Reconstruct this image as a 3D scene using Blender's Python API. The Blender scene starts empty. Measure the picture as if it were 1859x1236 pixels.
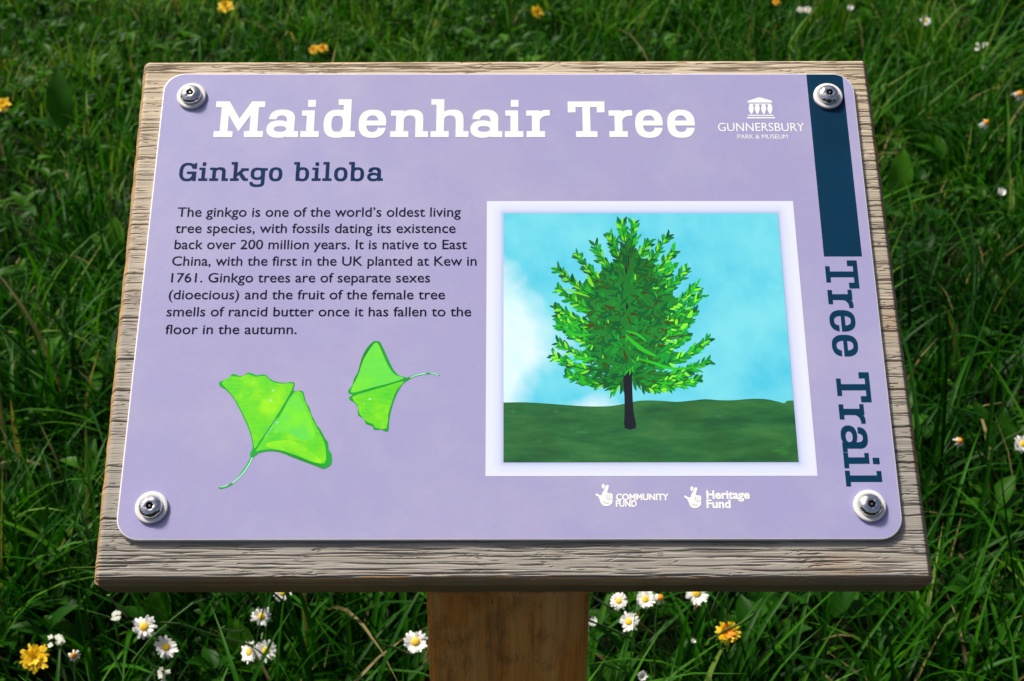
import bpy, bmesh, math, random
import numpy as np
from mathutils import Vector, Matrix
from mathutils.geometry import delaunay_2d_cdt
random.seed(7); rng = np.random.default_rng(11)
S = bpy.context.scene
COL = S.collection

# ------------------------------------------------------------------ survey of the sign
# plate outline as measured on the photograph (1859 x 1236), and its real size in mm
FPX, PW, PH = 2380.0, 432.0, 297.0
QUAD = [(293.4,133),(1541.6,133),(1649.5,979),(214,981)]
def homog(src, dst):
    A = []
    for (x,y),(u,v) in zip(src,dst):
        A.append([x,y,1,0,0,0,-u*x,-u*y,-u]); A.append([0,0,0,x,y,1,-v*x,-v*y,-v])
    return np.linalg.svd(np.array(A))[2][-1].reshape(3,3)
SRC = [(-PW/2,PH/2),(PW/2,PH/2),(PW/2,-PH/2),(-PW/2,-PH/2)]
DST = [(x-929.5, 618-y) for x,y in QUAD]
HM = homog(SRC, DST)
HI = np.linalg.inv(HM)
def mm(x, y):
    """photo survey point -> millimetres on the plate"""
    q = HI @ np.array([x-929.5, 618-y, 1.0])
    return q[0]/q[2], q[1]/q[2]
# pose of the plate in the camera frame (x right, y up, z backwards)
K = np.diag([FPX, FPX, -1.0])
B = np.linalg.inv(K) @ HM
sc = 2/(np.linalg.norm(B[:,0])+np.linalg.norm(B[:,1])); B *= sc
if B[2,2] > 0: B = -B
r1 = B[:,0]/np.linalg.norm(B[:,0]); r2 = B[:,1]-r1*(B[:,1]@r1); r2 /= np.linalg.norm(r2); r3 = np.cross(r1,r2)
RB = Matrix([[r1[i],r2[i],r3[i]] for i in range(3)])
TB = Vector(B[:,2])/1000.0

# ------------------------------------------------------------------ camera, world, sun, exposure
PITCH = 29.0
cam = bpy.data.cameras.new('camera'); camo = bpy.data.objects.new('camera', cam); COL.objects.link(camo)
RC = Matrix.Rotation(math.radians(90-PITCH), 3, 'X')
CENTRE = Vector((0,0,0.60))
CAM = CENTRE - RC @ TB
camo.location = CAM; camo.rotation_euler = (math.radians(90-PITCH),0,0)
cam.sensor_width = 36; cam.lens = FPX/1859*36; cam.clip_start = .01; cam.clip_end = 1000
cam.dof.use_dof = True; cam.dof.focus_distance = 0.78; cam.dof.aperture_fstop = 18
S.camera = camo
SUN_EL, SUN_AZ = 58.0, -68.0           # azimuth measured from +Y (behind the sign) towards +X
w = bpy.data.worlds.new('World'); S.world = w; w.use_nodes = True
nt = w.node_tree; nt.nodes.clear()
sky = nt.nodes.new('ShaderNodeTexSky'); sky.sky_type = 'NISHITA'; sky.sun_disc = False
sky.sun_elevation = math.radians(SUN_EL); sky.sun_rotation = math.radians(SUN_AZ)
sky.dust_density = 6.0; sky.air_density = .7; sky.ozone_density = .6
bg = nt.nodes.new('ShaderNodeBackground'); bg.inputs[1].default_value = 0.075
wo = nt.nodes.new('ShaderNodeOutputWorld')
nt.links.new(sky.outputs[0], bg.inputs[0]); nt.links.new(bg.outputs[0], wo.inputs[0])
sl = bpy.data.lights.new('sun','SUN'); sl.energy = 3.4; sl.angle = math.radians(8); sl.color = (1,.93,.82)
so = bpy.data.objects.new('sun', sl); COL.objects.link(so)
el, az = math.radians(SUN_EL), math.radians(SUN_AZ)
sd = Vector((math.sin(az)*math.cos(el), math.cos(az)*math.cos(el), math.sin(el)))
so.rotation_euler = sd.to_track_quat('Z','Y').to_euler(); so.location = (-3,3,5)
S.view_settings.view_transform = 'Standard'; S.view_settings.look = 'None'
S.view_settings.exposure = 0.55; S.view_settings.gamma = 1.0; S.view_settings.use_curve_mapping = False
S.render.engine = 'CYCLES'

# ------------------------------------------------------------------ helpers
def lin(*c):
    return tuple(((v/255)/12.92 if v/255 <= .04045 else ((v/255+.055)/1.055)**2.4) for v in c)
def tag(o, label=None, cat=None, group=None, kind=None):
    if label: o['label'] = label
    if cat: o['category'] = cat
    if group: o['group'] = group
    if kind: o['kind'] = kind
    return o
def empty(name, loc=(0,0,0), rot=None):
    o = bpy.data.objects.new(name, None); o.location = loc; o.empty_display_size = .05
    if rot is not None: o.rotation_euler = rot
    COL.objects.link(o); return o
def link(name, me, mats, parent=None, smooth=False):
    o = bpy.data.objects.new(name, me); COL.objects.link(o)
    for m in (mats if isinstance(mats,(list,tuple)) else [mats]):
        if me.materials.find(m.name) < 0: me.materials.append(m)
    if parent is not None: o.parent = parent
    if smooth: me.polygons.foreach_set('use_smooth', [True]*len(me.polygons))
    return o
def mesh(name, v, f, mi=None):
    me = bpy.data.meshes.new(name); me.from_pydata(v, [], f)
    if mi is not None: me.polygons.foreach_set('material_index', mi)
    me.update(); return me
def copy_tree(o, parent=None):
    c = o.copy(); COL.objects.link(c); c.parent = parent
    for ch in list(o.children): copy_tree(ch, c)
    return c

# materials ---------------------------------------------------------
class NT:
    def __init__(s, name):
        s.m = bpy.data.materials.new(name); s.m.use_nodes = True
        s.t = s.m.node_tree; s.b = s.t.nodes['Principled BSDF']; s.o = s.t.nodes['Material Output']
        s.co = s.t.nodes.new('ShaderNodeTexCoord').outputs['Object']
    def n(s, typ, **kw):
        nd = s.t.nodes.new(typ)
        for k,v in kw.items():
            if k.startswith('i_'):
                key = k[2:].replace('_',' ')
                key = int(key) if key.isdigit() else key
                s.set(nd.inputs[key], v)
            else: setattr(nd, k, v)
        return nd
    def set(s, inp, v):
        if isinstance(v, bpy.types.NodeSocket): s.t.links.new(v, inp)
        elif isinstance(v, tuple) and len(v)==3 and inp.type=='RGBA': inp.default_value = (*v,1)
        else: inp.default_value = v
    def map(s, scale, loc=(0,0,0)):
        return s.n('ShaderNodeMapping', i_Vector=s.co, i_Scale=scale, i_Location=loc).outputs[0]
    def noise(s, vec, scale, detail=3, rough=.55):
        return s.n('ShaderNodeTexNoise', i_Vector=vec, i_Scale=scale, i_Detail=detail, i_Roughness=rough).outputs[0]
    def ramp(s, fac, *stops):
        r = s.n('ShaderNodeValToRGB', i_Fac=fac); e = r.color_ramp.elements
        while len(e) < len(stops): e.new(.5)
        for i,(p,c) in enumerate(stops): e[i].position = p; e[i].color = (*c,1) if len(c)==3 else c
        return r.outputs[0]
    def mix(s, fac, a, b, mode='MIX'):
        nd = s.n('ShaderNodeMix', data_type='RGBA', blend_type=mode)
        s.set(nd.inputs[0], fac); s.set(nd.inputs[6], a); s.set(nd.inputs[7], b); return nd.outputs[2]
    def math(s, op, a, b=0.0):
        nd = s.n('ShaderNodeMath', operation=op); s.set(nd.inputs[0], a); s.set(nd.inputs[1], b); return nd.outputs[0]
    def bump(s, h, strength=.3, dist=.001):
        nd = s.n('ShaderNodeBump', i_Height=h, i_Strength=strength, i_Distance=dist)
        s.t.links.new(nd.outputs[0], s.b.inputs['Normal'])
    def fin(s, color=None, rough=.5, **kw):
        if color is not None: s.set(s.b.inputs['Base Color'], color)
        s.set(s.b.inputs['Roughness'], rough)
        for k,v in kw.items(): s.set(s.b.inputs[k.replace('_',' ')], v)
        return s.m
def printed(name, c, var=.06, rough=.42, scale=260, c2=None):
    """flat ink on the plate: a colour with faint press and weather mottling"""
    t = NT(name)
    n1 = t.noise(t.map((1,1,1)), 14, 3); n2 = t.noise(t.map((1,1,1)), scale, 2)
    c2 = c2 or tuple(min(1,x*(1+var*2.5)) for x in c)
    lo = tuple(x*(1-var) for x in c)
    col = t.mix(t.ramp(n1,(.35,(0,0,0)),(.65,(1,1,1))), lo, c2)
    col = t.mix(t.ramp(n2,(.3,(0,0,0)),(.7,(1,1,1))), t.mix(.06,col,(0,0,0)), col)
    return t.fin(col, rough+.15, Specular_IOR_Level=.10)

# 2-D shapes ----------------------------------------------------------
def rect(x0,y0,x1,y1): return [(x0,y0),(x1,y0),(x1,y1),(x0,y1)]
def sell(cx,cy,rx,ry,e=2.5,n=40):
    out=[]
    for i in range(n):
        a=2*math.pi*i/n; c,s_=math.cos(a),math.sin(a)
        out.append((cx+rx*math.copysign(abs(c)**(2/e),c), cy+ry*math.copysign(abs(s_)**(2/e),s_)))
    return out
def bez(p0,p1,p2,p3,n=8):
    return [tuple((1-t)**3*p0[k]+3*(1-t)**2*t*p1[k]+3*(1-t)*t*t*p2[k]+t**3*p3[k] for k in (0,1)) for t in [i/n for i in range(n+1)]]
def ribbon(pts, ws):
    L,R=[],[]
    for i,p in enumerate(pts):
        a=pts[max(0,i-1)]; b=pts[min(len(pts)-1,i+1)]
        dx,dy=b[0]-a[0],b[1]-a[1]; d=math.hypot(dx,dy) or 1
        w_=ws[i] if isinstance(ws,(list,tuple)) else ws
        L.append((p[0]-dy/d*w_/2,p[1]+dx/d*w_/2)); R.append((p[0]+dy/d*w_/2,p[1]-dx/d*w_/2))
    return L+R[::-1]
def smooth(pts, closed=True, n=4):
    out=[]; N=len(pts)
    for i in range(N if closed else N-1):
        p=[pts[(i+k)%N] if closed else pts[min(max(i+k,0),N-1)] for k in (-1,0,1,2)]
        for j in range(n):
            t=j/n
            out.append(tuple(.5*(2*p[1][k]+(p[2][k]-p[0][k])*t+(2*p[0][k]-5*p[1][k]+4*p[2][k]-p[3][k])*t*t+(3*p[1][k]-p[0][k]-3*p[2][k]+p[3][k])*t**3) for k in (0,1)))
    if not closed: out.append(pts[-1])
    return out
def inside(P, poly):
    x,y=P[:,0],P[:,1]; r=np.zeros(len(P),bool); q=np.array(poly); m=len(q); j=m-1
    for i in range(m):
        xi,yi=q[i]; xj,yj=q[j]
        if yi!=yj:
            c=((yi>y)!=(yj>y))&(x<(xj-xi)*(y-yi)/(yj-yi)+xi); r^=c
        j=i
    return r
def painter(ops):
    """ops: [(polygon, colour index or None to cut)] -> verts, faces, material index; one flat sheet, nothing overlaps"""
    V=[];E=[]
    for poly,_ in ops:
        b=len(V); n=len(poly); V+= [Vector(p) for p in poly]; E+=[(b+i,b+(i+1)%n) for i in range(n)]
    ov,oe,of,_,_,_ = delaunay_2d_cdt(V,E,[],0,1e-5)
    P=np.array([tuple(v) for v in ov]); F=np.array([tuple(f) for f in of if len(f)==3]); C=P[F].mean(1)
    ci=np.full(len(F),-1)
    for poly,c in ops:
        q=np.array(poly); lo,hi=q.min(0),q.max(0)
        idx=np.where((C[:,0]>=lo[0])&(C[:,0]<=hi[0])&(C[:,1]>=lo[1])&(C[:,1]<=hi[1]))[0]
        if len(idx): idx=idx[inside(C[idx],poly)]; ci[idx]=-1 if c is None else c
    k=ci>=0; F=F[k]; ci=ci[k]
    a,b,c=P[F[:,0]],P[F[:,1]],P[F[:,2]]
    ar=(b[:,0]-a[:,0])*(c[:,1]-a[:,1])-(b[:,1]-a[:,1])*(c[:,0]-a[:,0])
    F[ar<0]=F[ar<0][:,::-1]; ok=np.abs(ar)>1e-9; F=F[ok]; ci=ci[ok]
    used=np.unique(F); re=np.zeros(len(P),int); re[used]=np.arange(len(used))
    return P[used],re[F],ci
Z0 = 3.0   # plate face above the timber, mm
def sheet(name, ops, mats, parent, lift=.12):
    P,F,ci = painter(ops)
    v=[(p[0]/1000,p[1]/1000,(Z0+lift)/1000) for p in P]
    return link(name, mesh(name, v, [tuple(int(i) for i in f) for f in F], [int(i) for i in ci]), mats, parent)

# slab-serif letters (drawn: s = stem, t = serif thickness, cap height 487, x-height 363) ----
def arch(x0,x1,s,t):   # shoulder from a stem ending at x0 to a right stem x1-s..x1
    o=[(x0-18,330)]+bez((x0-14,338),(x0+30,368),(x0+70,374),(x0+118,374))+bez((x0+118,374),(x1-45,374),(x1,335),(x1,235))+[(x1,0),(x1-s,0)]
    return o+bez((x1-s,225),(x1-s,275),(x1-s-30,373-t),(x0+78,373-t))+bez((x0+78,373-t),(x0+35,373-t),(x0,345-t),(x0,318-t))+[(x0-18,300-t)]
def glyph(c, s=105, t=80):
    A=lambda *p:(rect(*p),0); X=lambda *p:(rect(*p),None)
    h=s/2
    if c=='M':
        return [([(0,0),(257,0),(257,t),(133+h,t),(133+h,300),(334,75),(535-h,300),(535-h,t),(411,t),(411,0),(668,0),(668,t),(535+h,t),(535+h,487-t),(668,487-t),(668,487),(486,487),(334,250),(182,487),(0,487),(0,487-t),(133-h,487-t),(133-h,t),(0,t)],0)]
    if c=='a':
        k=376
        return [(sell(203,238,176,136),0),X(-9,-30,k-s,240),X(k-s,-30,500,238),(sell(k-s-72,228,72,145-t,2.3),None),A(k-s,0,k,240),
                (sell(165,108,165,118,2.3),0),([(150,226),(k-s+4,200),(k-s+4,200-t),(150,226-t)],0),([(165,-10),(230,-2),(k-s+5,24),(k-s+5,t+5),(200,75)],0),
                (sell((s+k-s)/2-4,109,(k-2*s)/2+2,(236-2*t)/2,2.2),None),A(k-s,0,k,140),A(k-s,0,433,t)]
    if c=='i': return [A(0,0,250,t),A(128-h,0,128+h,363),A(6,363-t*.92,128+h,363),A(134-h,412,134+h,508)]
    if c=='l': return [A(0,0,250,t),A(128-h,0,128+h,517),A(6,517-t,128+h,517)]
    if c=='o': return [(sell(183,181,183,192),0),(sell(183,181,183-s,192-t*1.02),None)]
    if c=='e':
        return [(sell(187,181,187,192),0),(sell(187,181,187-s,192-t,2.6),None),A(s*.8,190-t*.43,370,190+t*.43),X(268,126,400,190-t*.43),X(285,150,400,190-t*.43)]
    if c=='d':
        return [(sell(184,181,184,192),0),(sell(184,180,182-s,192-t-4,3),None),A(368-s,0,368,517),A(368-s,0,432,t),A(190,517-t,368,517)]
    if c=='b':
        return [(sell(240,181,184,192),0),(sell(240,181,184-s,192-t,2.8),None),A(62,0,62+s*.75,150),A(62,60,62+s,517),A(0,517-t,62+s,517)]
    if c=='n':
        return [A(0,0,246,t),A(74,0,74+s,363),A(2,363-t*.92,74+s,363),(arch(74+s,338+s,s,t),0),A(338,0,513,t)]
    if c=='h':
        return [A(0,0,246,t),A(74,0,74+s,517),A(2,517-t*.95,74+s,517),(arch(74+s,338+s,s,t),0),A(338,0,513,t)]
    if c=='r':
        return [A(0,0,249,t),A(74,0,74+s,363),A(-4,363-t*.92,150,363),
                ([(74+s-20,320)]+bez((74+s-16,330),(200,366),(235,374),(316,368))+[(320,292)]+bez((320,373-t),(240,373-t),(74+s+14,345-t),(74+s,225))+[(74+s-30,220)],0)]
    if c=='T':
        return [A(0,487-t,502,487),A(0,335,s,487),A(502-s,335,502,487),A(251-h,0,251+h,487),A(106,0,396,t)]
    if c=='G':
        return [(sell(228,243,228,252,2.5),0),(sell(228,243,228-s,252-t,2.6),None),X(228,187,500,330),X(385,0,500,487),
                ([(360,330),(470,330),(470,490),(425,490),(395,458),(360,470)],0),A(210,187,468,187+t),A(468-s,0,468,187+t)]
    if c=='k':
        return [A(0,0,240,t),A(84,0,84+s,517),A(10,517-t,84+s,517),([(84+s-5,120),(84+s-5,205),(330,345),(470,345),(300,215)],0),
                ([(210,190),(300,245),(440,t),(370,0),(335,20)],0),A(370,0,490,t),A(285,345-t,492,345)]
    if c=='g':
        return [(sell(190,-55,203,112,2.5),0),(sell(190,-55,203-s,112-t,2.3),None),X(-40,-55,400-s-7,160),([(-12,-25),(s-20,-40),(s-20,-62),(-10,-62)],0),
                (sell(190,195,190,168,2.5),0),(sell(190,195,190-s,168-t,2.8),None),A(393-s,-60,393,350),A(393-s,350-t,460,350)]
    return []
def scaleat(x,y):
    a=mm(x-5,y); b=mm(x+5,y); c=mm(x,y-5); d=mm(x,y+5)
    return (b[0]-a[0])/10,(c[1]-d[1])/10
def slab_text(name, items, ybase, ux, mats, parent, s, t):
    """items: (letter, measured left edge). ux: photo px per letter unit"""
    ops=[]
    for c,x in items:
        kx,ky=scaleat(x,ybase); ox,oy=mm(x,ybase)
        for poly,v in glyph(c,s,t): ops.append(([(ox+p[0]*ux*kx,oy+p[1]*ux*ky) for p in poly],v))
    return sheet(name,ops,mats,parent)

# ------------------------------------------------------------------ ground
def soil():
    t=NT('soil'); n=t.noise(t.co,30,5); t.bump(n,.8,.02)
    return t.fin(t.mix(n,(.002,.004,.001),(.008,.009,.003)),.95,Specular_IOR_Level=.1)
def ground():
    n=70; xs=np.linspace(-3.4,3.4,n); ys=np.linspace(-1.6,6.2,n)
    xs=np.concatenate([[-300,-60,-12],xs,[12,60,300]]); ys=np.concatenate([[-300,-60,-10],ys,[15,60,300]])
    v=[(x,y,.012*math.sin(x*2.1+.4*y)*math.cos(y*1.7)) for y in ys for x in xs]; m=len(xs)
    f=[(j*m+i,j*m+i+1,(j+1)*m+i+1,(j+1)*m+i) for j in range(len(ys)-1) for i in range(m-1)]
    tag(link('ground',mesh('ground',v,f),soil(),smooth=True),kind='structure')
ground()

# ------------------------------------------------------------------ the sign
sign = empty('information_sign', (0,0,0))
tag(sign,'lavender tree information panel screwed to a weathered wooden board on a brown post in grass','sign')
head_rot = (RC @ RB).to_4x4()
MH = Matrix.Translation(CENTRE) @ head_rot            # plate frame -> world
MH = MH @ Matrix.Translation((0,0,-Z0/1000))          # timber face at z = 0

# timber board -------------------------------------------------------
OL=[mm(258,111),mm(1573,107),mm(1691,1056),mm(168,1056)]
bx0=(OL[0][0]+OL[3][0])/2; bx1=(OL[1][0]+OL[2][0])/2; by1=(OL[0][1]+OL[1][1])/2; by0=(OL[2][1]+OL[3][1])/2
BT=27.0
def nz1(n,seed,scale):           # smooth 1-D noise
    r=np.random.default_rng(seed); k=r.normal(size=int(n/scale)+6); x=np.arange(n)/scale; i=x.astype(int); f=x-i; f=f*f*(3-2*f)
    return k[i]*(1-f)+k[i+1]*f
def noise2(X,Y,seed):
    r=np.random.default_rng(seed); T=r.random((256,256)); xi=np.floor(X).astype(int); yi=np.floor(Y).astype(int); fx=X-xi; fy=Y-yi
    fx=fx*fx*(3-2*fx); fy=fy*fy*(3-2*fy); g=lambda a,b:T[a%256,b%256]
    return (g(xi,yi)*(1-fx)+g(xi+1,yi)*fx)*(1-fy)+(g(xi,yi+1)*(1-fx)+g(xi+1,yi+1)*fx)*fy-.5
RO=4.4; RZ=6.5
def board_mesh():
    xs=np.concatenate([bx0+np.array([0,.15,.4,.8,1.3,1.9,2.6,3.2]),np.arange(bx0+3.8,bx1-3.8,1.3),bx1-np.array([3.2,2.6,1.9,1.3,.8,.4,.15,0])])
    ys=np.concatenate([by0+np.array([0,.15,.4,.8,1.3,1.9,2.6,3.2]),np.arange(by0+3.8,by1-3.8,.33),by1-np.array([3.2,2.6,1.9,1.3,.8,.4,.15,0])])
    X,Y=np.meshgrid(xs,ys)
    warp=1.4*noise2(X*.006,Y*.02,1)+.22*noise2(X*.03,Y*.12,2)
    Yw=Y+warp
    h=.15*noise2(X*.012+3,Yw*.45,3)+.20*noise2(X*.02,Yw*1.0,4)+.30*noise2(X*.05,Yw*2.2,5)
    rid=noise2(X*.022,Yw*.8,6); h-=1.2*np.clip(1-np.abs(rid)/.022,0,1)*(noise2(X*.03,Y*.4,9)>.0)
    rid=noise2(X*.03,Yw*1.25,16); h-=.9*np.clip(1-np.abs(rid)/.03,0,1)*(noise2(X*.05,Y*.5,19)>.08)
    # drying checks running in from the two ends
    def check(x0,x1,y,dep,wd,seed):
        y_=y+1.3*noise2(X*.06+seed,X*0+seed*1.7,seed)+.5*noise2(X*.25+seed,X*0,seed+3)
        L=(x1-x0); tt=(X-x0)/L; m=(tt>0)&(tt<1); tp=np.where(m,1-np.clip(tt,0,1)**2,0)
        return -1.2*dep*tp*np.exp(-((Y-y_)/(wd*(.35+.65*tp)))**2)*m
    for (px,py,ln,dep) in [(215,578,60,3.6),(208,651,70,3.6),(204,709,52,2.6),(200,763,60,2.4),(196,845,40,2),(184,940,75,3.2),(190,885,45,1.6),(205,728,40,1.3),(238,410,40,1.2),(232,455,34,1.4),(226,498,44,1.6),(222,530,36,1.4),(246,270,30,1.1),(250,235,30,1.2)]:
        x,y=mm(px,py); h=h+check(bx0-1,bx0+ln,y,dep,.40,py)
    for (px,py,ln,dep) in [(1630,562,60,3.4),(1636,604,74,3.6),(1640,657,70,3.4),(1644,707,50,2.2),(1650,775,60,2.8),(1655,840,60,3),(1600,232,46,1.8),(1595,190,36,1.4),(1604,298,55,3),(1610,345,36,1.6),(1616,378,36,1.8),(1622,420,40,1.6),(1660,915,50,1.8),(1663,935,44,1.6),(1628,512,40,1.4),(1585,160,30,1.2)]:
        x,y=mm(px,py); h=h+check(bx1+1,bx1-ln,y,dep,.40,py+1)
    r=np.random.default_rng(5)
    for i in range(300):          # short checks along the grain
        x=r.uniform(bx0,bx1); y=r.choice([r.uniform(by0+3,by0+26),r.uniform(by1-11,by1-1)],p=[.6,.4]); L=r.uniform(12,70); d=r.uniform(.7,1.9)
        y_=y+.8*noise2(X*.05+i,X*0+i,i+40); tt=np.abs(X-x)/(L/2); h=h-d*np.clip(1-tt**2,0,1)*np.exp(-((Y-y_)/.30)**2)
    for i in range(130):          # finer end checks
        sd_=r.random()<.5; y=r.uniform(by0,by1); ln=r.uniform(14,50); dd=r.uniform(.4,1.2)
        h=h+(check(bx0-1,bx0+ln,y,dd,.26,i+200) if sd_ else check(bx1+1,bx1-ln,y,dd,.26,i+200))
    for px in (520,625,760,890,1010):   # slanting ray flecks in the top edge strip
        x,y=mm(px,120); u=(X-x)-2.3*(Y-y); h=h-.5*np.exp(-(u/1.0)**2)*(Y>y-5)*(noise2(X*.5,Y*.5,77)>-.2)
    ex=np.minimum(X-bx0,bx1-X); ey=np.minimum(Y-by0,by1-Y)
    dx=np.clip((RO-ex)/RO,0,1); dy=np.clip((RO-ey)/RO,0,1); q=np.clip(np.sqrt(dx**2+dy**2),0,1)
    Z=h*.62*(1-.6*q)-RZ*q**1.6
    nx,ny=len(xs),len(ys)
    Xn=X+.35*noise2(Y*.15,X*0+2,8)*(ex<1.5)*2; Yn=Y+.25*noise2(X*.08,Y*0+5,9)*(ey<1.5)*2
    # corner rounding
    cr=4.0
    for sx,cx in ((-1,bx0+cr),(1,bx1-cr)):
        for sy,cy in ((-1,by0+cr),(1,by1-cr)):
            m=((X-cx)*sx>0)&((Y-cy)*sy>0); ux=(X-cx)/cr; uy=(Y-cy)/cr; k=np.maximum(np.abs(ux),np.abs(uy)); l=np.hypot(ux,uy)+1e-9
            f=np.where(m,1+(k/l-1)*.7,1); Xn=np.where(m,cx+(Xn-cx)*f,Xn); Yn=np.where(m,cy+(Yn-cy)*f,Yn)
    u=(X-bx0)/(bx1-bx0); v=(Y-by0)/(by1-by0)      # the board is not quite square
    Xn=Xn+(1-u)*(v*-4.3+(1-v)*.8)+u*(v*1.5+(1-v)*5.0); Yn=Yn+v*(3.6+1.4*u)
    V=np.stack([Xn,Yn,Z],-1).reshape(-1,3)
    hid=(np.abs(X)<PW/2-16)&(np.abs(Y)<PH/2-16)
    idx=np.arange(nx*ny).reshape(ny,nx)
    a,b,c,d=idx[:-1,:-1],idx[:-1,1:],idx[1:,1:],idx[1:,:-1]
    keep=~(hid[:-1,:-1]&hid[1:,1:])
    F=np.stack([a,b,c,d],-1)[keep]; Qc=q[:-1,:-1][keep]+q[1:,1:][keep]
    mi=(Qc>.42+.45*noise2(X*.1,Y*.1,61)[:-1,:-1][keep]).astype(int)
    # sides and back
    ring=list(idx[0,:])+list(idx[1:,-1])+list(idx[-1,-2::-1])+list(idx[-2:0:-1,0])
    base=len(V); low=V[ring].copy(); low[:,2]=-BT; V=np.concatenate([V,low]); n=len(ring)
    sides=[(ring[i],base+i,base+(i+1)%n,ring[(i+1)%n]) for i in range(n)]
    back=[tuple(base+i for i in range(n))[::-1]]
    me=mesh('board',(V/1000).tolist(),[tuple(int(k) for k in f) for f in F]+[tuple(int(k) for k in f) for f in sides]+back,list(map(int,mi))+[1]*n+[1])
    return me
def oak(name, edge=False):
    t=NT(name)
    g1=t.noise(t.map((7,700,60)),1,6,.66); g2=t.noise(t.map((60,1500,200)),1,3); big=t.noise(t.map((6,16,6)),1,3)
    if edge:
        col=t.ramp(g1,(.3,(.22,.115,.045)),(.5,(.42,.25,.11)),(.75,(.55,.36,.18)))
        col=t.mix(t.ramp(big,(.4,(0,0,0)),(.7,(.6,.6,.6))),col,(.30,.24,.17))
    else:
        col=t.ramp(g1,(.26,(.16,.14,.11)),(.40,(.37,.33,.275)),(.58,(.46,.42,.36)),(.8,(.60,.56,.50)))
        # weathering: fresher and warmer towards the top of the board, silvered at the bottom
        sep=t.n('ShaderNodeSeparateXYZ'); t.set(sep.inputs[0],t.co)
        up=t.math('ADD',t.math('MULTIPLY',sep.outputs[1],3.2),t.math('MULTIPLY',t.math('SUBTRACT',big,.5),.9))
        warm=t.ramp(t.math('ADD',up,.5),(.2,(0,0,0)),(.95,(1,1,1)))
        col=t.mix(t.mix(warm,(.72,.76,.82),(1.08,.95,.74)),(0,0,0),col,'MIX') if False else t.mix(1.0,col,t.mix(warm,(.74,.76,.78),(1.22,1.13,.96)),'MULTIPLY')
        col=t.mix(t.ramp(big,(.62,(0,0,0)),(.74,(.5,.5,.5))),col,(.30,.18,.09))
    t.bump(t.math('ADD',g1,t.math('MULTIPLY',g2,.5)),.55,.0006)
    return t.fin(col,.82)
board = link('board', board_mesh(), [oak('weathered_oak'),oak('sawn_edge',True)], sign)
board['label']='weathered grey oak board with drying cracks'
board.matrix_basis = MH

# post -------------------------------------------------------------
def post_material():
    t=NT('stained_softwood')
    g=t.noise(t.map((70,70,5)),1,5,.62); g2=t.noise(t.map((220,220,14)),1,3); b=t.noise(t.map((14,14,7),(3,1,2)),1,4)
    sp=t.noise(t.map((300,300,90)),1,3)
    col=t.ramp(g,(.3,(.34,.105,.012)),(.5,(.70,.265,.035)),(.72,(.82,.42,.11)))
    col=t.mix(t.ramp(b,(.45,(0,0,0)),(.7,(.7,.7,.7))),col,(.70,.44,.15))
    col=t.mix(t.ramp(sp,(.66,(0,0,0)),(.72,(.8,.8,.8))),col,(.09,.03,.008))
    st=t.noise(t.map((40,40,16),(9,4,2)),1,6,.75); col=t.mix(t.ramp(st,(.54,(0,0,0)),(.66,(.62,.62,.62))),col,(.16,.06,.015))
    t.bump(t.math('ADD',g,t.math('MULTIPLY',g2,1.2)),.9,.0015)
    return t.fin(col,.75)
def ray(px,py):
    return (RC @ Vector(((px-929.5)/FPX,(618-py)/FPX,-1)))
# front face of the post: 88 mm wide, where the survey rays of its two edges are that far apart
PWD=.092
d0,d1=ray(773,1071),ray(1071.5,1071); tpost=PWD/(d1-d0).length
p0,p1=CAM+d0*tpost,CAM+d1*tpost
pc=(p0+p1)/2
def post():
    n=Vector((0,1,0)); h=PWD/2; c=.003
    topz=pc.z+.10
    bm=bmesh.new()
    prof=[(-h+c,-h),(h-c,-h),(h,-h+c),(h,h-c),(h-c,h),(-h+c,h),(-h,h-c),(-h,-h+c)]
    # slanted top, just under the back of the board
    Nw=(MH.to_3x3()@Vector((0,0,1))).normalized(); O=MH@Vector((0,0,-BT/1000-.0006))
    cx,cy=pc.x,pc.y+h
    lv=[]
    zs=[-.25,0,.1,.2,.3,.38]
    for z in zs: lv.append([bm.verts.new((cx+x,cy+y,z)) for x,y in prof])
    top=[]
    for x,y in prof:
        X,Y=cx+x,cy+y; z=O.z-(Nw.x*(X-O.x)+Nw.y*(Y-O.y))/Nw.z; top.append(bm.verts.new((X,Y,z)))
    lv.append(top)
    for a,b in zip(lv,lv[1:]):
        for i in range(8): bm.faces.new((a[i],a[(i+1)%8],b[(i+1)%8],b[i]))
    bm.faces.new(top); bm.faces.new(lv[0][::-1])
    me=bpy.data.meshes.new('post'); bm.to_mesh(me); bm.free()
    link('post',me,post_material(),sign)
post()

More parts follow.
